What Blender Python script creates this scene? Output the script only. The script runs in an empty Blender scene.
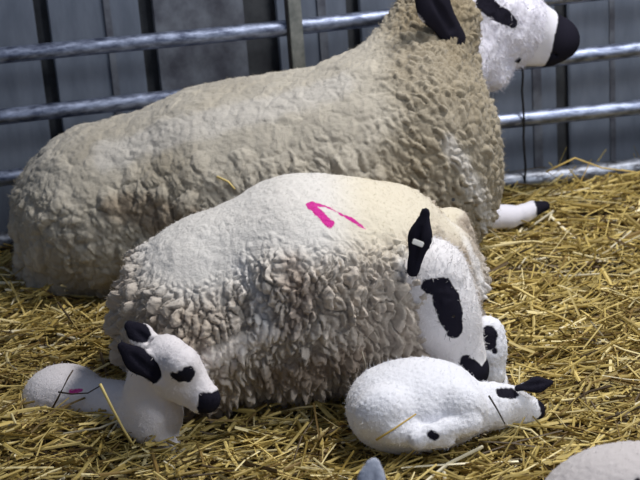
import bpy, math, random
import numpy as np
from mathutils import Vector, Matrix

SC = bpy.context.scene
COL = SC.collection
random.seed(7)
RNG = np.random.default_rng(11)

# ------------------------------------------------------------------ camera
F = 1900.0            # focal length in pixels of a 640 px wide frame
DIST = 4.3
TILT = math.radians(23)
ROLL = math.radians(4.3)
TGT = np.array([0, 0, .28])
FW = np.array([0, math.cos(TILT), -math.sin(TILT)])
UP0 = np.array([0, math.sin(TILT), math.cos(TILT)])
XA = np.array([1., 0, 0])
RC = math.cos(ROLL) * XA - math.sin(ROLL) * UP0
UC = math.sin(ROLL) * XA + math.cos(ROLL) * UP0
CAM = TGT - DIST * FW

cd = bpy.data.cameras.new('camera')
cam = bpy.data.objects.new('camera', cd)
COL.objects.link(cam)
cd.sensor_width = 36.0
cd.lens = F * 36.0 / 640.0
cd.clip_end = 100
cd.dof.use_dof = True
cd.dof.focus_distance = 4.15
cd.dof.aperture_fstop = 5.0
cam.matrix_world = Matrix(((RC[0], UC[0], -FW[0], CAM[0]),
                           (RC[1], UC[1], -FW[1], CAM[1]),
                           (RC[2], UC[2], -FW[2], CAM[2]),
                           (0, 0, 0, 1)))
SC.camera = cam

# ------------------------------------------------------------------ light
SC.view_settings.view_transform = 'Standard'
SC.view_settings.look = 'None'
SC.view_settings.gamma = 1.0
SC.view_settings.use_curve_mapping = False
SC.view_settings.exposure = 0.0
w = bpy.data.worlds.new('barn_air')
SC.world = w
w.use_nodes = True
w.node_tree.nodes['Background'].inputs[0].default_value = (.50, .60, .80, 1)
w.node_tree.nodes['Background'].inputs[1].default_value = 0.24


def lamp(name, loc, target, sx, sy, power, color):
    l = bpy.data.lights.new(name, 'AREA')
    l.shape = 'RECTANGLE'
    l.size, l.size_y = sx, sy
    l.energy = power
    l.color = color
    o = bpy.data.objects.new(name, l)
    COL.objects.link(o)
    o.location = loc
    d = Vector(target) - Vector(loc)
    o.rotation_euler = d.to_track_quat('-Z', 'Y').to_euler()
    return o


lamp('barn_lamp', (1.0, .35, 2.8), (0.2, 0.0, 0.2), .6, .3, 72, (1, .97, .94))
lamp('barn_lamp', (2.3, -1.7, 2.3), (0.0, 0.0, 0.2), .5, .4, 36, (.93, .96, 1))


# ------------------------------------------------------------------ placing helpers
def _ray(px, py):
    return FW + (px - 320) / F * RC - (py - 240) / F * UC


def P(px, py, Y):
    d = _ray(px, py)
    return CAM + (Y - CAM[1]) / d[1] * d


def G(px, py, z=0.0):
    d = _ray(px, py)
    return CAM + (z - CAM[2]) / d[2] * d


def unit(v):
    v = np.asarray(v, float)
    return v / np.linalg.norm(v)


def tag(o, label=None, cat=None, group=None, kind=None):
    if label: o['label'] = label
    if cat: o['category'] = cat
    if group: o['group'] = group
    if kind: o['kind'] = kind
    return o


def empty(name, loc):
    o = bpy.data.objects.new(name, None)
    o.empty_display_size = .05
    COL.objects.link(o)
    o.location = loc
    return o


def link(name, me, mat=None, parent=None):
    """link a mesh (given in world coordinates) as an object, under its thing when there is one"""
    if mat: me.materials.append(mat)
    o = bpy.data.objects.new(name, me)
    COL.objects.link(o)
    if parent is not None:
        o.parent = parent
        root = parent
        off = Vector((0, 0, 0))
        while root is not None:
            off += root.location
            root = root.parent
        o.matrix_parent_inverse = Matrix.Translation(-off)
    return o


# ------------------------------------------------------------------ noise
def _h(ix, iy, iz, s):
    n = (ix.astype(np.int64) * 374761393 + iy.astype(np.int64) * 668265263 + iz.astype(np.int64) * 2147483647 + s * 1274126177)
    n &= 0xFFFFFFFF
    n = ((n ^ (n >> 13)) * 1274126177) & 0xFFFFFFFF
    n = ((n ^ (n >> 15)) * 2246822519) & 0xFFFFFFFF
    return ((n ^ (n >> 16)) & 0xFFFFFF) / float(0x1000000)


def vnoise(p, s=0):
    i = np.floor(p).astype(np.int64)
    f = p - i
    f = f * f * (3 - 2 * f)
    r = 0
    for dx in (0, 1):
        for dy in (0, 1):
            for dz in (0, 1):
                wt = (f[:, 0] if dx else 1 - f[:, 0]) * (f[:, 1] if dy else 1 - f[:, 1]) * (f[:, 2] if dz else 1 - f[:, 2])
                r = r + wt * _h(i[:, 0] + dx, i[:, 1] + dy, i[:, 2] + dz, s)
    return r


def fbm(p, s=0, o=3):
    r, a, t = 0, .5, 0
    for k in range(o):
        r = r + a * vnoise(p * (2 ** k), s + k)
        t += a
        a *= .5
    return r / t


def worley(p, s=0):
    i = np.floor(p).astype(np.int64)
    f1 = np.full(len(p), 9.)
    f2 = np.full(len(p), 9.)
    idv = np.zeros(len(p))
    for dx in (-1, 0, 1):
        for dy in (-1, 0, 1):
            for dz in (-1, 0, 1):
                cx, cy, cz = i[:, 0] + dx, i[:, 1] + dy, i[:, 2] + dz
                q = np.stack([cx + _h(cx, cy, cz, s), cy + _h(cx, cy, cz, s + 1), cz + _h(cx, cy, cz, s + 2)], 1)
                d = np.sqrt(((q - p) ** 2).sum(1))
                near = d < f1
                f2 = np.where(near, f1, np.minimum(f2, d))
                idv = np.where(near, _h(cx, cy, cz, s + 3), idv)
                f1 = np.where(near, d, f1)
    return f1, f2, idv


def sstep(a, b, x):
    t = np.clip((x - a) / (b - a), 0, 1)
    return t * t * (3 - 2 * t)


# ------------------------------------------------------------------ implicit surfaces
def ell(c, r, R=None):
    c = np.asarray(c, float)
    r = np.asarray(r, float)

    def f(p):
        q = p - c
        if R is not None: q = q @ R
        k0 = np.sqrt(((q / r) ** 2).sum(-1)) + 1e-9
        k1 = np.sqrt(((q / (r * r)) ** 2).sum(-1)) + 1e-9
        return k0 * (k0 - 1) / k1
    f.box = (c - r.max(), c + r.max())
    return f


def cone(a, b, ra, rb, flat=None, k=1.0):
    """a limb: capsule tapering from ra to rb; flat = direction in which it is squeezed by k"""
    a = np.asarray(a, float)
    b = np.asarray(b, float)
    ab = b - a

    def f(p):
        q = p - a
        t = np.clip((q @ ab) / (ab @ ab), 0, 1)
        d = q - t[..., None] * ab
        if flat is not None:
            c = d @ flat
            d = d + (c * (1 / k - 1))[..., None] * flat
        L = np.sqrt((d * d).sum(-1))
        v = L - (ra + (rb - ra) * t)
        return v * (k if flat is not None else 1)
    R = max(ra, rb)
    f.box = (np.minimum(a, b) - R, np.maximum(a, b) + R)
    return f


def blend(prims, p):
    d = None
    for f, k in prims:
        e = f(p)
        if d is None:
            d = e
        elif k > 0:
            h = np.clip(.5 + .5 * (d - e) / k, 0, 1)
            d = d * (1 - h) + e * h - k * h * (1 - h)
        else:                                   # carve
            k = -k
            h = np.clip(.5 - .5 * (d + e) / k, 0, 1)
            d = d * (1 - h) - e * h + k * h * (1 - h)
    return d


def polygonise(prims, res, pad=.03):
    lo = np.min([f.box[0] for f, k in prims], 0) - pad
    hi = np.max([f.box[1] for f, k in prims], 0) + pad
    n = np.ceil((hi - lo) / res).astype(int) + 1
    gx, gy, gz = [lo[i] + res * np.arange(n[i]) for i in range(3)]
    D = np.empty(n, np.float32)
    step = max(1, int(400000 / (n[1] * n[2])))
    for x0 in range(0, n[0], step):
        pts = np.stack(np.meshgrid(gx[x0:x0 + step], gy, gz, indexing='ij'), -1)
        D[x0:x0 + step] = blend(prims, pts)
    ins = D < 0
    c = ins.astype(np.int8)
    tot = sum(c[i:n[0] - 1 + i, j:n[1] - 1 + j, k:n[2] - 1 + k] for i in (0, 1) for j in (0, 1) for k in (0, 1))
    act = (tot > 0) & (tot < 8)
    cells = np.argwhere(act)
    idx = -np.ones(act.shape, np.int64)
    idx[act] = np.arange(len(cells))
    acc = np.zeros((len(cells), 3))
    cnt = np.zeros(len(cells))
    corners = [(i, j, k) for i in (0, 1) for j in (0, 1) for k in (0, 1)]
    val = {q: D[cells[:, 0] + q[0], cells[:, 1] + q[1], cells[:, 2] + q[2]] for q in corners}
    for a in corners:
        for ax in range(3):
            if a[ax] == 1: continue
            b = list(a); b[ax] = 1; b = tuple(b)
            va, vb = val[a], val[b]
            m = (va < 0) != (vb < 0)
            t = np.where(m, va / np.where(m, va - vb, 1), 0)
            pt = np.zeros((len(cells), 3)) + np.array(a)
            pt[:, ax] = t
            acc += pt * m[:, None]
            cnt += m
    V = lo + (cells + acc / cnt[:, None]) * res
    faces = []
    for ax in range(3):
        o1, o2 = (ax + 1) % 3, (ax + 2) % 3
        sl0 = [slice(None)] * 3; sl1 = [slice(None)] * 3
        sl0[ax] = slice(0, n[ax] - 1); sl1[ax] = slice(1, n[ax])
        A = ins[tuple(sl0)]; B = ins[tuple(sl1)]
        e = np.argwhere(A != B)
        e = e[(e[:, o1] > 0) & (e[:, o2] > 0) & (e[:, o1] < n[o1] - 1) & (e[:, o2] < n[o2] - 1)]
        inside_first = A[e[:, 0], e[:, 1], e[:, 2]]
        q = []
        for d1, d2 in ((0, 0), (-1, 0), (-1, -1), (0, -1)):
            g = e.copy(); g[:, o1] += d1; g[:, o2] += d2
            q.append(idx[g[:, 0], g[:, 1], g[:, 2]])
        q = np.stack(q, 1)
        q[~inside_first] = q[~inside_first][:, ::-1]
        faces.append(q)
    return V, np.concatenate(faces)


def normals(V, Q):
    fn = np.cross(V[Q[:, 2]] - V[Q[:, 0]], V[Q[:, 3]] - V[Q[:, 1]])
    N = np.zeros_like(V)
    for k in range(4):
        for ax in range(3):
            N[:, ax] += np.bincount(Q[:, k], weights=fn[:, ax], minlength=len(V))
    return N / (np.linalg.norm(N, axis=1, keepdims=True) + 1e-12)


def relax(V, Q, it=2, f=.5):
    for _ in range(it):
        S = np.zeros_like(V); n = np.zeros(len(V))
        for k in range(4):
            a, b = Q[:, k], Q[:, (k + 1) % 4]
            n += np.bincount(a, minlength=len(V)) + np.bincount(b, minlength=len(V))
            for ax in range(3):
                S[:, ax] += np.bincount(a, weights=V[b, ax], minlength=len(V)) + np.bincount(b, weights=V[a, ax], minlength=len(V))
        V = V * (1 - f) + f * S / np.maximum(n, 1)[:, None]
    return V


def quad_mesh(name, V, Q, attrs=None, col=None):
    me = bpy.data.meshes.new(name)
    me.vertices.add(len(V)); me.vertices.foreach_set('co', V.astype(np.float32).ravel())
    me.loops.add(Q.size); me.loops.foreach_set('vertex_index', Q.astype(np.int32).ravel())
    me.polygons.add(len(Q))
    me.polygons.foreach_set('loop_start', np.arange(0, Q.size, Q.shape[1], dtype=np.int32))
    me.polygons.foreach_set('use_smooth', np.ones(len(Q), bool))
    me.update(calc_edges=True)
    for k, a in (attrs or {}).items():
        at = me.attributes.new(k, 'FLOAT', 'POINT')
        at.data.foreach_set('value', a.astype(np.float32))
    if col is not None:
        at = me.attributes.new('col', 'FLOAT_COLOR', 'POINT')
        at.data.foreach_set('color', np.concatenate([col, np.ones((len(col), 1))], 1).astype(np.float32).ravel())
    return me


def lin(r, g, b):
    c = np.array([r, g, b]) / 255.
    return np.where(c <= .04045, c / 12.92, ((c + .055) / 1.055) ** 2.4)


# ------------------------------------------------------------------ materials
def new_mat(name):
    m = bpy.data.materials.new(name)
    m.use_nodes = True
    nt = m.node_tree
    b = nt.nodes['Principled BSDF']
    return m, nt, b


def node(nt, t, **kw):
    n = nt.nodes.new(t)
    for k, v in kw.items():
        if k.startswith('i_'):
            key = k[2:].replace('_', ' ')
            n.inputs[int(key) if key.isdigit() else key].default_value = v
        else:
            setattr(n, k, v)
    return n


def coat_mat(name, rough=.9, sheen=.25, bump=.35, bscale=260, dark=(.012, .011, .02, 1)):
    """coat of wool or hair: colour attribute, black patches and spray marks from signed distances, fine bump"""
    m, nt, b = new_mat(name)
    L = nt.links.new
    col = node(nt, 'ShaderNodeAttribute', attribute_name='col')
    tc = node(nt, 'ShaderNodeTexCoord')
    nz = node(nt, 'ShaderNodeTexNoise', i_Scale=90., i_Detail=3.)
    L(tc.outputs['Object'], nz.inputs['Vector'])
    out = col.outputs['Color']
    for att, c in (('dark', dark), ('mark', (.62, .012, .28, 1))):
        a = node(nt, 'ShaderNodeAttribute', attribute_name=att)
        ad = node(nt, 'ShaderNodeMath', operation='MULTIPLY_ADD')
        L(nz.outputs['Fac'], ad.inputs[0]); ad.inputs[1].default_value = .010
        L(a.outputs['Fac'], ad.inputs[2])
        mr = node(nt, 'ShaderNodeMapRange')
        mr.inputs['From Min'].default_value = .0035; mr.inputs['From Max'].default_value = .0065
        L(ad.outputs[0], mr.inputs['Value'])
        mx = node(nt, 'ShaderNodeMix', data_type='RGBA')
        L(mr.outputs[0], mx.inputs['Factor'])
        mx.inputs['A'].default_value = c
        L(out, mx.inputs['B'])
        out = mx.outputs['Result']
        if att == 'dark':
            sh = node(nt, 'ShaderNodeMath', operation='MULTIPLY')
            L(mr.outputs[0], sh.inputs[0]); sh.inputs[1].default_value = sheen
            L(sh.outputs[0], b.inputs['Sheen Weight'])
    L(out, b.inputs['Base Color'])
    b.inputs['Roughness'].default_value = rough
    b.inputs['Specular IOR Level'].default_value = .15
    b.inputs['Sheen Roughness'].default_value = .6
    n2 = node(nt, 'ShaderNodeTexNoise', i_Scale=float(bscale), i_Detail=4., i_Roughness=.65)
    L(tc.outputs['Object'], n2.inputs['Vector'])
    bp = node(nt, 'ShaderNodeBump', i_Strength=bump, i_Distance=.004)
    L(n2.outputs['Fac'], bp.inputs['Height'])
    L(bp.outputs[0], b.inputs['Normal'])
    return m


def attr_mat(name, rough=.7, spec=.3, trans=0.):
    m, nt, b = new_mat(name)
    a = node(nt, 'ShaderNodeAttribute', attribute_name='col')
    nt.links.new(a.outputs['Color'], b.inputs['Base Color'])
    b.inputs['Roughness'].default_value = rough
    b.inputs['Specular IOR Level'].default_value = spec
    return m


def noisy_mat(name, c1, c2, scale, rough=.6, metallic=0., bump=.2, stretch=(1, 1, 1), rr=(0, 0), detail=5.):
    m, nt, b = new_mat(name)
    L = nt.links.new
    tc = node(nt, 'ShaderNodeTexCoord')
    mp = node(nt, 'ShaderNodeMapping')
    mp.inputs['Scale'].default_value = stretch
    L(tc.outputs['Object'], mp.inputs['Vector'])
    nz = node(nt, 'ShaderNodeTexNoise', i_Scale=float(scale), i_Detail=detail, i_Roughness=.65)
    L(mp.outputs[0], nz.inputs['Vector'])
    cr = node(nt, 'ShaderNodeValToRGB')
    cr.color_ramp.elements[0].position = .36; cr.color_ramp.elements[0].color = (*c1, 1)
    cr.color_ramp.elements[1].position = .64; cr.color_ramp.elements[1].color = (*c2, 1)
    L(nz.outputs['Fac'], cr.inputs[0])
    L(cr.outputs[0], b.inputs['Base Color'])
    b.inputs['Metallic'].default_value = metallic
    b.inputs['Roughness'].default_value = rough
    if rr != (0, 0):
        mr = node(nt, 'ShaderNodeMapRange')
        mr.inputs['To Min'].default_value, mr.inputs['To Max'].default_value = rr
        L(nz.outputs['Fac'], mr.inputs['Value'])
        L(mr.outputs[0], b.inputs['Roughness'])
    bp = node(nt, 'ShaderNodeBump', i_Strength=bump, i_Distance=.003)
    L(nz.outputs['Fac'], bp.inputs['Height'])
    L(bp.outputs[0], b.inputs['Normal'])
    return m


M_FLEECE = coat_mat('matted_fleece', bump=.55, bscale=210)
M_COAT = coat_mat('short_white_hair', bump=.3, bscale=420, sheen=.3)
M_LAMB = coat_mat('lamb_curls', bump=.5, bscale=330, sheen=.35)
M_WOOL = attr_mat('wool_fibre', .95, .05)
M_STRAW = attr_mat('straw_stalks', .55, .35)
M_EYE, _nt, _b = new_mat('wet_eye')
_b.inputs['Base Color'].default_value = (.012, .009, .008, 1); _b.inputs['Roughness'].default_value = .08
M_TAG = noisy_mat('tag_plastic', (.8, .78, .72), (.9, .88, .84), 60, .35, bump=.02)
M_TAGPIN = noisy_mat('tag_print', (.03, .03, .03), (.06, .06, .06), 60, .5, bump=.02)
M_HOOF = noisy_mat('hoof_horn', (.02, .018, .018), (.05, .045, .04), 80, .5)
M_RAIL = noisy_mat('galvanised_tube', (.11, .13, .20), (.44, .50, .66), 60, .32, 1.0, .3, (.35, 1, 1), (.38, .62))
M_RAILD = noisy_mat('muddy_galvanised_tube', (.04, .04, .045), (.36, .39, .46), 45, .4, .85, .35, (.5, 1, 1), (.25, .6))
M_BAR = noisy_mat('dirty_grey_flat_bar', (.18, .195, .19), (.30, .31, .295), 40, .6, .3, .15)
M_CORD_GAP = noisy_mat('black_cord_and_gap', (.006, .006, .008), (.015, .014, .016), 90, .8)
M_BOARD = noisy_mat('grey_cladding', (.125, .15, .20), (.175, .205, .265), 6, .55, .0, .08, (3, 3, .7))
M_BOARDM = noisy_mat('stained_cladding', (.08, .085, .11), (.18, .20, .24), 14, .6, .0, .1, (1, 1, .8))
M_BATTEN = noisy_mat('dark_batten', (.028, .031, .038), (.055, .060, .068), 14, .8, 0., .1)
M_BACK = noisy_mat('dark_backing', (.012, .012, .015), (.02, .02, .024), 10, .9)

# ------------------------------------------------------------------ the setting: cladding behind the fence
YAW = math.atan2(.15, 1.41)
FX = np.array([math.cos(YAW), math.sin(YAW), 0])          # along the fence
FN = np.array([math.sin(YAW), -math.cos(YAW), 0])         # towards the pen
F0 = np.array([0, .925, 0])                               # a point of the fence line
ZA = np.array([0, 0, 1.])


def box(name, c, ax, half, mat, parent=None, bev=.003):
    """a bevelled box with axes ax (three unit vectors) and half sizes"""
    import bmesh
    bm = bmesh.new()
    bmesh.ops.create_cube(bm, size=2)
    for v in bm.verts:
        v.co = Vector([v.co[i] * half[i] for i in range(3)])
    if bev:
        bmesh.ops.bevel(bm, geom=bm.edges[:], offset=bev, segments=2, affect='EDGES')
    R = np.array(ax)
    for v in bm.verts:
        v.co = Vector(np.array(c) + np.array(v.co) @ R)
    bmesh.ops.recalc_face_normals(bm, faces=bm.faces[:])
    me = bpy.data.meshes.new(name)
    bm.to_mesh(me); bm.free()
    return link(name, me, mat, parent)


def wallpt(u, off, z):
    return F0 + FX * u - FN * off + ZA * z


WOFF = .22                                                 # the cladding stands this far behind the fence
wall = tag(box('wall_back', wallpt(0, WOFF + .06, .95), (FX, FN, ZA), (3.6, .02, 1.25), M_BACK, bev=0), kind='structure')


def u_at(px, py, off):
    """distance along the wall of the point seen at a pixel"""
    d = _ray(px, py)
    base = F0 - FN * off
    t = ((base - CAM) @ FN) / (d @ FN)
    return (CAM + t * d - base) @ FX


gaps = []
for px, wpx in ((-56, 13), (47, 14), (151, 14), (264, 34), (356, 14), (458, 13), (562, 14), (664, 14)):
    gaps.append((u_at(px, 60, WOFF), wpx * .00262))
gaps = [(-3.6 + .31 * k, .036) for k in range(8)] + gaps + [(1.32 + .285 * k, .036) for k in range(9)]
for (u0, w0), (u1, w1) in zip(gaps[:-1], gaps[1:]):
    a, b = u0 + w0 / 2, u1 - w1 / 2
    box('cladding_board', wallpt((a + b) / 2, WOFF + .012, .95), (FX, FN, ZA), ((b - a) / 2, .012, 1.25),
        M_BOARDM if abs((a + b) / 2 - u_at(205, 60, WOFF)) < .08 else M_BOARD, wall, .004)
for u0, w0 in gaps:
    box('batten', wallpt(u0, WOFF + .034, .95), (FX, FN, ZA), (w0 / 2 + .012, .008, 1.25), M_BATTEN, wall, 0)
for px, wpx in ((113, 7), (325, 9), (536, 10), (612, 6)):          # narrow cover strips half way along the sheets
    box('cover_strip', wallpt(u_at(px, 60, WOFF), WOFF - .003, .95), (FX, FN, ZA), (wpx * .0013, .003, 1.25), M_BOARDM, wall, .001)

floor = box('floor', (0, .2, -.20), (XA, np.array([0, 1., 0]), ZA), (3.8, 2.6, .04), noisy_mat('concrete', (.2, .19, .18), (.3, .29, .27), 8, .9), bev=0)
tag(floor, kind='structure')

# ------------------------------------------------------------------ the fence
gate = tag(empty('metal_gate', F0 + np.array([0, 0, -.05])), 'galvanised tubular metal gate with four rails behind the two ewes', 'gate')


def tube(name, pts, r, mat, parent=None, n=16, jitter=0.):
    pts = [np.asarray(p, float) for p in pts]
    V, Q = [], []
    for i, p in enumerate(pts):
        t = unit(pts[min(i + 1, len(pts) - 1)] - pts[max(i - 1, 0)])
        a = unit(np.cross(t, [0.13, .31, .94] if abs(t[2]) < .8 else [1, 0, 0])); b = np.cross(t, a)
        rr = r[i] if hasattr(r, '__len__') else r
        for k in range(n):
            V.append(p + rr * (math.cos(k * math.tau / n) * a + math.sin(k * math.tau / n) * b))
    for i in range(len(pts) - 1):
        for k in range(n):
            Q.append((i * n + k, i * n + (k + 1) % n, (i + 1) * n + (k + 1) % n, (i + 1) * n + k))
    me = bpy.data.meshes.new(name)
    me.from_pydata([tuple(v) for v in V], [], Q + [tuple(range(n))[::-1], tuple(range((len(pts) - 1) * n, len(pts) * n))])
    me.polygons.foreach_set('use_smooth', [True] * len(me.polygons))
    me.update()
    return link(name, me, mat, parent)


RAILS = ((.512, .0215, M_RAIL), (.345, .0215, M_RAIL), (.178, .0215, M_RAIL), (-.010, .030, M_RAILD))
for z, r, m in RAILS:
    us = np.linspace(-1.5, 1.6, 24)
    tube('rail', [F0 + FX * u + ZA * (z + .004 * math.sin(3 * u + z * 9)) for u in us], r, m, gate)
# flat upright in front of the rails, and its bolts
def fence_u(px, py):
    d = _ray(px, py)
    t = ((F0 - CAM) @ FN) / (d @ FN)
    return (CAM + t * d - F0) @ FX
uu = fence_u(296, 40)
box('upright', F0 + FX * uu + FN * .027 + ZA * .36, (FX, FN, ZA), (.0175, .005, .44), M_BAR, gate, .002)
box('upright_shadow_gap', F0 + FX * (uu - .021) + FN * .016 + ZA * .36, (FX, FN, ZA), (.0035, .012, .44), M_CORD_GAP, gate, .001)['label'] = 'black strip standing for the shadow gap along the upright'  # shade put in as a black strip: the shadow gap left of the upright
for px in (-60, 700):
    box('upright', F0 + FX * fence_u(px, 60) - FN * .026 + ZA * .36, (FX, FN, ZA), (.0175, .005, .44), M_BAR, gate, .002)
uc = fence_u(521, 110)
tube('tie_cord', [F0 + FX * (uc + .002 * math.sin(k * 2.1)) + FN * (.027 + .002 * (k % 2)) + ZA * (.36 - k * .045) for k in range(9)], .0032, M_CORD_GAP, gate, 8)['label'] = 'thin black cord tied down across the rails'

# ------------------------------------------------------------------ the animals
WHITE = lin(236, 233, 236)
DIRT = lin(150, 132, 100)


def head_prims(p0, p1, up, wide=1.0, k=.03, ears=(), jaw=True):
    """head from poll p0 to nose p1; returns (prims, frame)"""
    p0, p1 = np.asarray(p0, float), np.asarray(p1, float)
    L = np.linalg.norm(p1 - p0)
    f = unit(p1 - p0); s = unit(np.cross(f, up)); u = np.cross(s, f)
    def q(a, b, c=0.): return p0 + L * (a * f + b * u + c * s)
    W = wide
    pr = [(cone(q(.10, .02), q(.42, -.02), L * .25 * W, L * .225 * W, s, .88), k),
          (cone(q(.40, -.01), q(.84, -.05), L * .205 * W, L * .135 * W, s, .88), k),
          (ell(q(.90, -.06), np.array([L * .13, L * .13, L * .12]) * W), k),
          (cone(q(.26, -.20), q(.80, -.17), L * .15 * W, L * .085 * W, s, .85), k),
          (cone(q(.30, .17), q(.75, .06), L * .06 * W, L * .055 * W), k),
          (cone(q(.30, .10, .17), q(.44, .08, .16), L * .055 * W, L * .05 * W), k * .6),
          (cone(q(.30, .10, -.17), q(.44, .08, -.16), L * .055 * W, L * .05 * W), k * .6)]
    return pr, (q, f, u, s, L)


def face_details(fr):
    """mouth line and nostrils, carved"""
    q, f, u, s, L = fr
    out = []
    for sg in (1, -1):
        out.append((cone(q(1.0, -.10, sg * .045), q(.985, -.04, sg * .085), L * .022, L * .018), -.004))
        out.append((cone(q(.97, -.165, sg * .07), q(.74, -.165, sg * .14), L * .012, L * .010), -.004))
    return out


def ear_prims(base, tip, flatdir, r0, k=.012):
    """a leaf-shaped ear with a hollow"""
    base, tip = np.asarray(base, float), np.asarray(tip, float)
    d = unit(tip - base); n = unit(flatdir - (np.asarray(flatdir) @ d) * d)
    mid = base * .45 + tip * .55
    pr = [(cone(base, mid, r0 * .72, r0, n, .42), k), (cone(mid, tip - d * r0 * .3, r0, r0 * .55, n, .42), k),
          (cone(base * .8 + tip * .2 + n * r0 * .66, base * .3 + tip * .7 + n * r0 * .56, r0 * .46, r0 * .22), -.005)]
    return pr


def mask(prims, V):
    return np.min([f(V) for f in prims], 0)


def fuzz(name, V, N, col, dark, parent, count, length, rad, spread=.6, keep=None, seed=0, lean=(0, 0, -.5), short=None):
    """loose fibres standing out of a coat"""
    rg = np.random.default_rng(seed)
    ok = np.arange(len(V)) if keep is None else np.where(keep)[0]
    i = rg.choice(ok, count)
    n = N[i] + rg.normal(0, spread, (count, 3)) + np.array(lean) * rg.random((count, 1))
    n /= np.linalg.norm(n, axis=1, keepdims=True)
    n = np.where(((n * N[i]).sum(1) < .15)[:, None], n + N[i] * .5, n)
    Ls = length * rg.uniform(.5, 1.2, (count, 1))
    if short is not None: Ls = Ls * short[i][:, None]
    p0 = V[i] + rg.normal(0, .002, (count, 3)) - N[i] * .003
    sw = rg.normal(0, .35, (count, 3))
    pts = np.stack([p0, p0 + Ls * .5 * (n + sw * .4), p0 + Ls * (n * .8 + sw * .9)], 1)
    cv = bpy.data.hair_curves.new(name)
    cv.add_curves([3] * count)
    cv.attributes['position'].data.foreach_set('vector', pts.astype(np.float32).ravel())
    ra = cv.attributes.get('radius') or cv.attributes.new('radius', 'FLOAT', 'POINT')
    ra.data.foreach_set('value', np.tile(np.array([rad, rad * .8, rad * .25], np.float32), count))
    c = col[i] * rg.uniform(.9, 1.08, (count, 1))
    if dark is not None:
        c = np.where((dark[i] < 0)[:, None], np.array([.012, .011, .02]), c)
    at = cv.attributes.new('col', 'FLOAT_COLOR', 'CURVE')
    at.data.foreach_set('color', np.concatenate([np.clip(c, 0, 1), np.ones((count, 1))], 1).astype(np.float32).ravel())
    cv.materials.append(M_WOOL)
    o = bpy.data.objects.new(name, cv)
    COL.objects.link(o)
    o.parent = parent
    o.matrix_parent_inverse = Matrix.Translation(-parent.location)
    o['kind'] = 'stuff'
    return o


def ball(name, c, r, mat, parent):
    import bmesh
    bm = bmesh.new()
    bmesh.ops.create_uvsphere(bm, u_segments=16, v_segments=10, radius=r)
    for v in bm.verts: v.co += Vector(c)
    for f in bm.faces: f.smooth = True
    me = bpy.data.meshes.new(name); bm.to_mesh(me); bm.free()
    return link(name, me, mat, parent)


def surface_point(V, px, py, rad=4):
    """the point of a mesh seen first along a line of sight"""
    d = V - CAM
    z = d @ FW
    x = 320 + F * (d @ RC) / z; y = 240 - F * (d @ UC) / z
    r2 = (x - px) ** 2 + (y - py) ** 2
    near = r2 < max(rad * rad, r2.min() * 1.3 + .5)
    k = np.where(near)[0]
    return V[k[np.argmin(z[k])]]


def strokes(V, *lines):
    """colour patches: chains of blobs on the surface, given as (px, py, radius in px)"""
    out = []
    for ln in lines:
        c = [surface_point(V, x, y) for x, y, r in ln]
        rr = [r / 440. for x, y, r in ln]
        if len(ln) == 1:
            out.append(cone(c[0], c[0] + np.array([.0005, 0, 0]), rr[0], rr[0]))
        for i in range(len(ln) - 1):
            out.append(cone(c[i], c[i + 1] + 1e-5, rr[i], rr[i + 1]))
    return out


def rows(N, zlo=.35, zhi=.72):
    return sstep(zlo, zhi, N[:, 2])


# ---- the ewe behind
ewe1 = tag(empty('ewe', G(250, 330)), 'large dirty beige ewe lying at the back with raised head over the rail', 'sheep')
B1 = [(ell(P(120, 210, .57), (.264, .25, .228)), .0),
      (ell(P(300, 182, .53), (.21, .27, .265)), .10),
      (ell(P(230, 182, .56), (.28, .29, .25)), .10),
      (ell(P(372, 172, .50), (.25, .26, .285)), .10),
      (ell(P(437, 160, .46), (.150, .20, .25)), .08),
      (cone(P(400, 108, .53), P(438, 28, .66), .172, .105), .08),
      (ell(P(70, 262, .60), (.13, .17, .10)), .05)]
V, Q = polygonise(B1, .0038)
V = relax(V, Q, 2)
N = normals(V, Q)
W_ = V + .045 * (np.stack([fbm(V * 20, 3), fbm(V * 20, 5), fbm(V * 20, 9)], 1) - .5)
neckness = sstep(.13, .26, V[:, 0])
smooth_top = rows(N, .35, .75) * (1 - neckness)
a1, b1, id1 = worley(W_ / np.array([.050, .050, .064]), 21)
al = unit(RC * .6 - UC * .8)                              # curls of the neck wool hang along this direction
Wn = W_ + .012 * (np.stack([fbm(V * 45, 23), fbm(V * 45, 25), fbm(V * 45, 29)], 1) - .5)
Wn = Wn - .58 * (Wn @ al)[:, None] * al
a2, b2, id2 = worley((Wn + .3) / .0165, 33)
lump = .5 * np.clip((b1 - a1) * 1.8, 0, 1) ** .6 + .6 * (1 - np.clip(a1, 0, 1) ** 2)
nub = np.clip((b2 - a2) * 2.2, 0, 1) ** .5
disp = (1 - neckness) * (.017 * lump * (.4 + id1) + .006 * nub * (.4 + id2)) + neckness * (.004 * lump + .0135 * nub * (.35 + 1.1 * id2))
disp *= 1 - .72 * smooth_top
disp += .010 * (fbm(V * 9, 41) - .5) + .004 * (fbm(V * np.array([70, 70, 50]), 42, 3) - .5) * 1.6
t = fbm(V * 5.5, 51)
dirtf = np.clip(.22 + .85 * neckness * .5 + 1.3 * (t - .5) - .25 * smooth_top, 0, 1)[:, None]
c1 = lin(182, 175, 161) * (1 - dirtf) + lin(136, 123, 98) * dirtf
c1 = c1 * (.90 + .2 * id1[:, None] * (1 - neckness[:, None]) + .2 * id2[:, None] * neckness[:, None])
def tint(c, V, line, rgb, amount, soft=.02):
    """a stained or cleaner area of the wool"""
    d = mask(strokes(V, line), V) + .03 * (fbm(V * 35, 77, 2) - .5)
    wgt = (amount * sstep(soft, -soft, d))[:, None]
    return c * (1 - wgt) + lin(*rgb) * wgt


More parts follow.
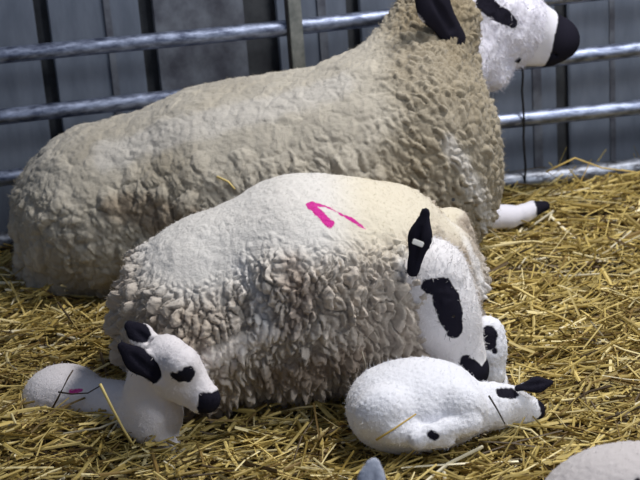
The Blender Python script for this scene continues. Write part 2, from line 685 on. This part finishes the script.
c1 = tint(c1, V, [(452, 140, 6), (462, 158, 9), (476, 190, 8), (486, 222, 9)], (208, 203, 196), .8, .012)
c1 = tint(c1, V, [(115, 205, 14), (150, 215, 18), (205, 232, 20)], (126, 104, 78), .55)
c1 = tint(c1, V, [(110, 150, 22), (250, 108, 20), (340, 82, 16)], (196, 192, 186), .6)
V1 = V + N * disp[:, None]
N1 = normals(V1, Q)
far = np.full(len(V), .2)
fl1 = link('fleece', quad_mesh('fleece', V1, Q, {'dark': far, 'mark': far}, c1), M_FLEECE, ewe1)
fl1['label'] = 'lumpy dirty beige fleece'
SKIN1 = B1
fuzz('wool_fibres', V1, N1, c1, None, ewe1, 56000, .012, .00036, .9, N1[:, 2] > -.2, 1, short=1 - .6 * smooth_top)

hp, fr = head_prims(P(462, 8, .70), P(571, 35, .84), UC * .95 + RC * .2 - FW * .15, 1.18, .03)
q, f_, u_, s_, L_ = fr
neck = [(cone(P(420, 110, .56), P(468, 42, .70), .085, .085), .05), (cone(P(468, 50, .70), P(491, 70, .71), .088, .052), .04)]
eb, et = P(456, 40, .53), P(414, -24, .47)
ear2b, ear2t = P(480, -8, .76), P(470, -50, .80)
leg1 = [(cone(G(476, 216, .05), G(508, 217, .03), .040, .030), .02), (cone(G(508, 217, .03), G(524, 214, .03), .028, .022), .015), (cone(G(524, 213, .032), G(532, 210, .035), .025, .022), .008), (cone(G(532, 209, .035), G(545, 206, .03), .022, .014), .006)]
body1 = [(ell(P(235, 200, .56), (.24, .2, .18)), 0), (ell(P(372, 180, .50), (.20, .18, .2)), .1)] + neck + hp + ear_prims(eb, et, -FW + .3 * RC, .041) + ear_prims(ear2b, ear2t, -FW, .028) + leg1 + \
        [(cone(P(400, 220, .46), G(470, 214, .05), .07, .036), .03)] + face_details(fr)
V, Q = polygonise(body1, .0042)
N = normals(V, Q)
dk = mask(strokes(V, [(488, 3, 10), (499, 14, 9), (508, 19, 9), (516, 25, 6)], [(521, 62, 4)]) +
          [lambda V: (q(.735, 0) - V) @ f_ + .25 * np.abs((V - q(.8, 0)) @ u_ + .01), cone(q(.36, .10, -.19), q(.46, .09, -.19), .024, .026),
           cone(eb, et, .046, .046), cone(ear2b, ear2t, .036, .04), cone(G(538, 209, .035), G(548, 205, .03), .024, .028)], V)
fl = sstep(.62, .40, np.clip((V - q(0, 0)) @ f_ / L_, 0, 1)) * sstep(.02, .05, mask([cone(eb, et, .03, .03)], V))
V = V + N * (fl * (.012 * (fbm(V * 55, 8) - .35)))[:, None]
ch = np.tile(lin(232, 230, 240), (len(V), 1)) * (.94 + .12 * fbm(V * 30, 2)[:, None])
N = normals(V, Q)
link('body', quad_mesh('body', V, Q, {'dark': dk, 'mark': np.full(len(V), .2)}, ch), M_COAT, ewe1)
hd = ((V - q(.3, 0)) @ f_ > -.16) & (np.linalg.norm(V - q(.3, 0), axis=1) < .2) & (dk > -.004)
fuzz('cheek_wool', V, N, ch, dk, ewe1, 9000, .013, .0005, .6, hd & ((V - q(.62, 0)) @ f_ < 0), 2)
for sg in (1, -1):
    ball('eye', q(.40, .09, sg * .205), .0125, M_EYE, ewe1)

# ---- the ewe in front
ewe2 = tag(empty('ewe', G(290, 400)), 'cream ewe lying in front with pink spray mark on her back, head lowered', 'sheep')
B2 = [(ell(P(208, 312, -.10), (.185, .245, .212)), .0),
      (ell(P(308, 288, -.09), (.25, .26, .255)), .09),
      (ell(P(384, 283, -.05), (.185, .23, .215)), .09),
      (cone(P(400, 262, -.02), P(438, 268, -.06), .145, .085), .06),
      (cone(P(452, 222, .05), P(469, 274, .02), .034, .026), .04)]
V, Q = polygonise(B2, .0029)
V = relax(V, Q, 2)
N = normals(V, Q)
W_ = V + .040 * (np.stack([fbm(V * 30, 13), fbm(V * 30, 15), fbm(V * 22, 19)], 1) - .5)
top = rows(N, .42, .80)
a1, b1, id1 = worley(W_ / np.array([.0155, .019, .052]), 61)
a2, b2, id2 = worley((W_ + .7) / np.array([.012, .013, .017]), 63)
lump = np.clip((b1 - a1) * 2.0, 0, 1) ** .55
nub = np.clip((b2 - a2) * 1.8, 0, 1) ** .7
ridge = 1 - np.abs(np.sin(W_[:, 2] * 420 + 9 * fbm(W_ * 30, 71)))
clump = fbm(V * np.array([11, 11, 6]), 77, 2)
disp = (.029 * lump * (.3 + 1.0 * id1) + .0045 * nub * (.4 + id2) + .002 * ridge + .05 * (clump - .5)) * (1 - .95 * top)
wst = sstep(.012, -.012, mask(strokes(V, [(207, 362, 7), (236, 348, 8), (272, 336, 7)]), V))
disp = disp * (1 - .6 * wst) + .022 * wst
disp *= 1 - .75 * sstep(.245, .275, V[:, 0]) * sstep(.16, .22, V[:, 2])
disp += .010 * (fbm(V * 8, 81) - .5) + .004 * (fbm(V * 60, 82, 2) - .5)
t = fbm(V * 6, 91)
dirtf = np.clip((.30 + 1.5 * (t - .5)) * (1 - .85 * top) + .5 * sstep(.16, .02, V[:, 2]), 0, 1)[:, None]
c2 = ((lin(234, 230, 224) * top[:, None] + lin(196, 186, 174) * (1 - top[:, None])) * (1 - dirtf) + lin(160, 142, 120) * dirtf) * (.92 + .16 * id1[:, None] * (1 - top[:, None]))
c2 = tint(c2, V, [(236, 262, 6), (252, 290, 9), (262, 322, 8)], (232, 228, 224), .85, .014)
c2 = tint(c2, V, [(207, 362, 7), (236, 348, 8), (272, 336, 7)], (228, 220, 212), .8, .012)
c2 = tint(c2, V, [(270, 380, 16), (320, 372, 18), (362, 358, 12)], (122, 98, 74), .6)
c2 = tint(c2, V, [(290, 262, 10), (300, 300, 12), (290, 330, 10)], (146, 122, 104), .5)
c2 = tint(c2, V, [(452, 218, 8), (472, 250, 9), (484, 288, 10)], (234, 231, 230), .9, .014)
c2 = tint(c2, V, [(403, 248, 6), (405, 268, 9)], (236, 233, 230), .9, .012)
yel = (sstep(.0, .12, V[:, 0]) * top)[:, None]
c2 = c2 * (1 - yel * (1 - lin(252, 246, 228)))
V2 = V + N * disp[:, None]
N2 = normals(V2, Q)
sp = lambda x, y: surface_point(V2, x, y)
st = [sp(311, 201), sp(320, 209), sp(331, 220)]
th = [sp(313, 200), sp(327, 203), sp(340, 209), sp(352, 216), sp(366, 225)]
mk = np.minimum(mask([cone(st[0], st[1], .008, .010), cone(st[1], st[2], .0095, .011)], V2),
                mask([cone(th[i], th[i + 1], r, r2) for i, (r, r2) in enumerate(((.006, .003), (.003, .0025), (.0025, .0055), (.006, .003)))], V2))
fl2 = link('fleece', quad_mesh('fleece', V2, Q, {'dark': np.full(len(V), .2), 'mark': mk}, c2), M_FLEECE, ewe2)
fl2['label'] = 'crimped cream fleece with a pink spray mark'
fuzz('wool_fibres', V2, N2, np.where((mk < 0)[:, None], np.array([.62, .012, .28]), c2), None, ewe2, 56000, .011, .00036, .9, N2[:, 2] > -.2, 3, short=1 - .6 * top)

up2 = RC * .85 + UC * .45 - FW * .25
hp, fr = head_prims(P(421, 268, -.22), P(480, 380, -.29), up2, 1.17, .03)
q, f_, u_, s_, L_ = fr
eb, et = P(413, 270, -.30), P(426, 210, -.27)
ear2b, ear2t = P(446, 262, -.12), P(462, 222, -.08)
body2 = [(ell(P(305, 300, -.08), (.22, .19, .18)), 0), (cone(P(370, 290, -.08), P(425, 280, -.2), .12, .085), .06)] + hp + \
    ear_prims(eb, et, -FW - .5 * RC, .0215) + face_details(fr)
V, Q = polygonise(body2, .0042)
N = normals(V, Q)
m_ear = cone(P(412, 268, -.31), et, .026, .030)
dk = mask([m_ear, lambda V: (q(.86, 0) - V) @ f_ + .2 * np.abs((V - q(.8, 0)) @ s_)] +
          strokes(V, [(429, 290, 7), (443, 291, 10), (447, 304, 13), (453, 318, 12), (457, 333, 8)], [(469, 363, 6), (477, 371, 9), (484, 384, 8)]), V)
wl = sstep(.45, .25, np.clip((V - q(0, 0)) @ f_ / L_, 0, 1)) * sstep(.01, .04, m_ear(V))
V = V + N * (.008 * wl * (fbm(V * 60, 8) - .3))[:, None]
N = normals(V, Q)
ch = np.tile(lin(232, 229, 230), (len(V), 1)) * (.95 + .1 * fbm(V * 30, 2)[:, None])
link('body', quad_mesh('body', V, Q, {'dark': dk, 'mark': np.full(len(V), .2)}, ch), M_COAT, ewe2)
hd = (np.linalg.norm(V - q(.25, 0), axis=1) < .16)
fuzz('cheek_wool', V, N, ch, dk, ewe2, 9000, .010, .0005, .6, hd & (dk > -.004), 4)
for sg in (1, -1):
    ball('eye', q(.40, .09, sg * .205), .012, M_EYE, ewe2)
et_c = P(418, 243, -.335)
tg = box('ear_tag', et_c, (unit(RC * .9 - UC * .35), unit(-FW), unit(UC * .9 + RC * .35)), (.012, .003, .006), M_TAG, ewe2, .0015)
tg['label'] = 'white plastic ear tag'
box('tag_stud', P(419, 244, -.340), (RC, -FW, UC), (.0035, .002, .0035), M_TAGPIN, tg, .001)


# ---- the lambs
def lamb(label, base, prims, masks, marks=(), fz=7000, tint=(238, 236, 240), res=.0034, eyes=(), seed=5, curl=.003, hooves=(), name='lamb'):
    o = tag(empty(name, base), label, 'sheep')
    V, Q = polygonise(prims, res)
    V = relax(V, Q, 1, .4)
    N = normals(V, Q)
    dk = mask([m for m in masks if callable(m)] + strokes(V, *[m for m in masks if not callable(m)]), V) if masks else np.full(len(V), .2)
    mk = mask(strokes(V, *marks), V) if marks else np.full(len(V), .2)
    a, b, i_ = worley((V + .01 * (np.stack([fbm(V * 40, 3), fbm(V * 40, 5), fbm(V * 40, 9)], 1) - .5)) / .011, seed)
    V = V + N * ((curl * np.clip((b - a) * 1.6, 0, 1) + .002 * fbm(V * 30, seed)) * (dk > .0))[:, None]
    N = normals(V, Q)
    c = np.tile(lin(*tint), (len(V), 1)) * (.93 + .12 * fbm(V * 22, seed)[:, None])
    link('body', quad_mesh('body', V, Q, {'dark': dk, 'mark': mk}, c), M_LAMB, o)
    if fz:
        fuzz('wool_fibres', V, N, np.where((mk < -.002)[:, None], np.array([.5, .05, .25]), c), dk, o, fz, .006, .0004, .6, None, seed)
    for e in eyes: ball('eye', e, .0085, M_EYE, o)
    for h in hooves:
        tube('hoof', [h[0], h[0] * .5 + h[1] * .5, h[1]], [.013, .015, .013], M_HOOF, o, 12)
    return o, V


# left lamb, head up
hp, fr = head_prims(P(160, 357, -.37), P(214, 401, -.44), UC * .9 + RC * .45 - FW * .35, 1.42, .018)
q, f_, u_, s_, L_ = fr
e1b, e1t = P(158, 378, -.42), P(120, 345, -.41)
e2b, e2t = P(158, 350, -.36), P(127, 324, -.34)
pr = [(ell(P(64, 398, -.15), (.092, .085, .074)), 0), (cone(P(75, 402, -.17), P(140, 410, -.30), .060, .056), .03),
      (cone(P(148, 412, -.34), P(152, 372, -.36), .062, .048), .03), (ell(P(158, 415, -.37), (.052, .05, .055)), .03),
      (cone(P(152, 428, -.38), P(172, 446, -.40), .036, .02), .02)] + hp + \
     [(ell(P(181, 364, -.42), (.036, .042, .036)), .02)] + ear_prims(e1b, e1t, -FW + UC * .2, .021) + ear_prims(e2b, e2t, -FW + UC * .4, .020) + face_details(fr)
mk_n = [lambda V: (q(.87, 0) - V) @ f_ + .35 * np.abs((V - q(.8, 0)) @ u_ + .01)]
lambL, VL = lamb('white lamb at the left with head up, black ears and nose, half buried in straw', G(110, 425),
                 pr, mk_n + [[(173, 380, 4), (180, 381, 7), (188, 379, 9)], [(199, 408, 4), (206, 402, 8)], cone(P(150, 372, -.42), e1t, .026, .03), cone(P(140, 334, -.35), e2t, .022, .026),
                             cone(q(.38, .08, -.2), q(.5, .06, -.19), .018, .02)],
                 [[(69, 389, 2.5), (80, 387, 2)]], 8000, (236, 230, 232), eyes=(q(.42, .09, .195), q(.42, .09, -.195)), seed=101, curl=.0012)

# lamb curled in front of the ewe
hp, fr = head_prims(P(486, 402, -.44), P(541, 408, -.40), UC * .9 - FW * .3, 1.2, .018)
q, f_, u_, s_, L_ = fr
e1b, e1t = P(518, 388, -.44), P(553, 382, -.42)
pr = [(ell(P(398, 407, -.44), (.108, .115, .088)), 0), (ell(P(434, 404, -.44), (.100, .10, .088)), .05), (cone(P(450, 409, -.46), P(492, 410, -.45), .066, .040), .025),
      (ell(P(384, 414, -.52), (.062, .05, .058)), .02), (cone(P(392, 430, -.55), P(430, 438, -.565), .030, .020), .012), (cone(P(430, 438, -.565), P(446, 439, -.565), .020, .017), .008),
      (ell(P(462, 410, -.51), (.05, .045, .055)), .02), (cone(P(470, 422, -.54), P(432, 434, -.575), .024, .017), .010), (cone(P(432, 434, -.575), P(418, 440, -.58), .016, .018), .006)] + hp + ear_prims(e1b, e1t, -FW + UC * .3, .0115)
lambF, VF = lamb('white curly lamb curled up asleep below the front ewe\'s chin', G(420, 445),
                 pr, [[(502, 390, 5), (513, 391, 8), (522, 390, 7), (530, 389, 5)], cone(P(528, 386, -.45), e1t, .020, .03),
                      cone(q(.97, .0), q(1.0, -.05), .024, .030), [(434, 437, 4), (440, 437, 3)]], (), 9000, (244, 244, 250),
                 eyes=(q(.42, .1, .2), q(.42, .1, -.2)), seed=111, curl=.0020, hooves=((P(440, 440, -.555), P(448, 442, -.56)),))

# lamb tucked behind the ewe's muzzle
hp, fr = head_prims(P(485, 329, -.22), P(498, 380, -.25), RC * .9 + UC * .2 + FW * .2, 1.25, .018)
q, f_, u_, s_, L_ = fr
pr = [(ell(P(482, 398, -.22), (.065, .08, .07)), 0), (cone(P(480, 390, -.2), P(480, 345, -.19), .045, .045), .03)] + hp
lambB, VB = lamb('white lamb tucked behind the front ewe\'s muzzle, showing one black eye patch', G(480, 385),
                 pr, [[(488, 330, 8), (488, 346, 8)], [(498, 351, 3)], cone(q(.96, 0), q(1.0, 0), .014, .014)], (), 3000, (240, 240, 246),
                 eyes=(q(.42, .1, .2), q(.42, .1, -.2)), seed=121)

# sheep whose back comes in at the lower right
hp, fr = head_prims(P(775, 500, -1.0), P(835, 545, -1.06), UC, 1.2, .02)
pr = [(ell(P(632, 518, -.95), (.185, .15, .135)), 0), (ell(P(715, 520, -.93), (.16, .14, .13)), .05), (cone(P(590, 530, -.97), P(550, 560, -1.0), .07, .05), .04), (cone(P(730, 520, -.95), P(778, 505, -1.0), .08, .055), .04)] + hp + \
     ear_prims(P(772, 500, -1.03), P(750, 475, -1.05), -FW, .022) + ear_prims(P(785, 492, -.95), P(770, 465, -.92), -FW, .022)
lambC, VC = lamb('sheep whose pale greyish woolly back shows in the lower right corner', G(620, 560),
                 pr, [[(636, 478, 3)]], (), 5000, (208, 200, 198), seed=131, res=.005, name='sheep')

# lamb whose ear tip comes in at the lower edge
hp, fr = head_prims(P(384, 505, -1.02), P(330, 545, -1.08), UC, 1.2, .018)
q, f_, u_, s_, L_ = fr
pr = [(ell(P(440, 560, -1.06), (.14, .11, .10)), 0), (cone(P(420, 545, -1.04), P(385, 510, -1.02), .06, .05), .03)] + hp + \
     ear_prims(P(368, 502, -1.04), P(374, 461, -1.02), -FW + RC * .3, .0185) + ear_prims(P(402, 505, -1.00), P(418, 492, -0.98), -FW, .02)
lambD, VD = lamb('grey white sheep of which only one pointed ear shows at the lower edge', G(400, 570), pr, [], (), 2500, (184, 190, 206), seed=141, curl=.001, name='sheep')

# ------------------------------------------------------------------ the straw bed
def bed_h(x, y):
    p = np.stack([x, y, np.zeros_like(x)], 1)
    h = .05 * (fbm(p * 3.2, 201) - .5) + .06 * (fbm(p * 11, 202) - .5)
    h += .02 * sstep(.72, .95, x) * sstep(.3, .7, y)
    h -= .045 * sstep(.72, .92, y - .106 * x)
    h += .055 * np.exp(-((x + .58) / .22) ** 2 - ((y + .31) / .10) ** 2)
    h += .03 * np.exp(-((x + .55) / .3) ** 2 - ((y - .12) / .12) ** 2)
    h += .03 * np.exp(-((x + .38) / .14) ** 2 - ((y + .50) / .07) ** 2)
    return h - .006


XS = np.linspace(-1.6, 1.6, 120); YS = np.linspace(-1.5, 1.08, 100)
gx, gy = np.meshgrid(XS, YS, indexing='ij'); gy = gy + .106 * gx
gv = np.stack([gx.ravel(), gy.ravel(), bed_h(gx.ravel(), gy.ravel()) - .02], 1)
ii, jj = np.meshgrid(np.arange(119), np.arange(99), indexing='ij')
a = (ii * 100 + jj).ravel()
gq = np.stack([a, a + 100, a + 101, a + 1], 1)
SCOL = np.array([lin(208, 186, 116), lin(186, 164, 94), lin(160, 138, 74), lin(226, 210, 156), lin(126, 102, 54), lin(78, 60, 32), lin(238, 228, 196)])
SW = np.array([.26, .26, .18, .10, .12, .05, .03])


def stalk_batch(cx, cy, cz, L, wd, yaw, pitch, bend, cols):
    n = len(cx)
    d = np.stack([np.cos(yaw) * np.cos(pitch), np.sin(yaw) * np.cos(pitch), np.sin(pitch)], 1)
    sd = np.stack([-np.sin(yaw), np.cos(yaw), np.zeros(n)], 1)
    upv = np.cross(d, sd)
    c = np.stack([cx, cy, cz], 1)
    tw = RNG.uniform(0, math.pi, n)
    A = sd * np.cos(tw)[:, None] + upv * np.sin(tw)[:, None]
    B = -sd * np.sin(tw)[:, None] + upv * np.cos(tw)[:, None]
    rings = []
    for tt in (-.5, 0., .5):
        ctr = c + d * (L * tt)[:, None] + (sd * (bend[:, 0] * L * (1 - 4 * tt * tt))[:, None] + upv * (bend[:, 1] * L * (1 - 4 * tt * tt))[:, None])
        for k in range(4):
            g = k * math.pi / 2
            rings.append(ctr + A * (wd * .5 * math.cos(g))[:, None] + B * (wd * .5 * .45 * math.sin(g))[:, None])
    Vs = np.stack(rings, 1).reshape(-1, 3)
    base = []
    for r in range(2):
        for k in range(4):
            base.append((r * 4 + k, r * 4 + (k + 1) % 4, r * 4 + 4 + (k + 1) % 4, r * 4 + 4 + k))
    base.append((3, 2, 1, 0)); base.append((8, 9, 10, 11))
    Qs = (np.array(base)[None] + (np.arange(n) * 12)[:, None, None]).reshape(-1, 4)
    return Vs, Qs, np.repeat(cols, 12, 0)


NS = 36000
x = RNG.uniform(-1.15, 1.25, NS); y = RNG.uniform(-1.0, .99, NS) + .106 * x
kp = np.ones(NS, bool)
pz = np.stack([x, y, np.full(NS, .06)], 1)
kp &= blend(B1, pz) > -.06
kp &= blend(B2, pz) > -.06
x, y = x[kp], y[kp]; n = len(x)
z = bed_h(x, y) + RNG.uniform(-.035, .016, n)
L = RNG.gamma(4, .027, n).clip(.03, .28)
wd = RNG.choice([.0032, .0042, .0054, .0070, .0100], n, p=[.22, .30, .27, .15, .06])
yaw = RNG.uniform(0, math.tau, n)
yaw = np.where(RNG.random(n) < .45, RNG.normal(.25, .5, n), yaw)
pitch = RNG.normal(.02, .20, n)
st_up = RNG.random(n) < .04
pitch = np.where(st_up, RNG.uniform(.2, .6, n), pitch)
L = np.where(st_up, L * .7, L)
z = np.where(st_up, z + .012, z)
bend = np.stack([RNG.normal(0, .05, n), RNG.normal(0, .03, n)], 1)
cols = SCOL[RNG.choice(len(SCOL), n, p=SW)] * RNG.uniform(.72, 1.25, (n, 1))
Vs, Qs, Cs = stalk_batch(x, y, z, L, wd, yaw, pitch, bend, cols)
me = quad_mesh('straw_bed', np.concatenate([gv, Vs]), np.concatenate([gq, Qs + len(gv)]), None,
               np.concatenate([np.tile(lin(58, 44, 22), (len(gv), 1)), Cs]))
me.polygons.foreach_set('use_smooth', np.zeros(len(me.polygons), bool))
bed = tag(link('straw_bed', me, M_STRAW), 'thick bed of loose golden straw covering the pen floor', 'straw', kind='stuff')


def lone_stalk(label, pts, wdt, rgb):
    n_ = 6
    o = tube('straw_stalk', pts, [wdt * .5 * (1 - .35 * i / max(1, len(pts) - 1)) for i in range(len(pts))], None, None, n_)
    me = o.data
    at = me.attributes.new('col', 'FLOAT_COLOR', 'POINT')
    at.data.foreach_set('color', np.tile(np.append(lin(*rgb), 1), len(me.vertices)).astype(np.float32))
    me.materials.append(M_STRAW)
    return tag(o, label, 'straw')


lone_stalk('dark bent twig arching over the left lamb\'s rump', [P(47, 418, -.27), P(58, 398, -.28), P(68, 378, -.27), P(73, 370, -.26)], .005, (70, 54, 34))
lone_stalk('thin dark stem lying along the left lamb\'s back', [P(58, 392, -.265), P(72, 394, -.27), P(88, 393, -.28), P(100, 386, -.28)], .004, (66, 52, 40))
lone_stalk('long pale straw stalk leaning beside the left lamb\'s neck', [P(100, 384, -.42), P(112, 408, -.43), P(124, 430, -.44), P(134, 446, -.45)], .007, (226, 204, 130))
lone_stalk('short yellow straw piece stuck in the back ewe\'s flank', [surface_point(V1, 219, 174) - FW * .004, surface_point(V1, 225, 181) - FW * .006, surface_point(V1, 231, 189) - FW * .006], .006, (224, 200, 128))
lone_stalk('yellow straw stalk resting high on the dirty bottom rail', [P(546, 172, .93), P(575, 158, .95), P(602, 168, .93), P(636, 172, .9)], .006, (220, 190, 110))
lone_stalk('slanting straw stalk poking up past the bottom rail at right', [P(566, 206, .86), P(580, 183, .9), P(590, 162, .92)], .005, (200, 168, 90))
lone_stalk('dark twig sticking up beside the sleeping lamb\'s face', [P(489, 396, -.56), P(497, 409, -.55), P(505, 424, -.54)], .004, (50, 40, 30))
lone_stalk('pale straw hanging down the front ewe\'s side', [surface_point(V2, 366, 352) - FW * .004, surface_point(V2, 367, 364) - FW * .004, surface_point(V2, 367, 378) - FW * .006], .003, (226, 214, 190))
lone_stalk('tan straw stalk lying across the sleeping lamb\'s leg', [P(376, 440, -.62), P(394, 429, -.605), P(416, 414, -.585)], .005, (190, 160, 80))
lone_stalk('broad pale straw blade lying in the middle of the right side', [G(502, 283, .02), G(520, 290, .026), G(541, 302, .02)], .009, (232, 210, 140))
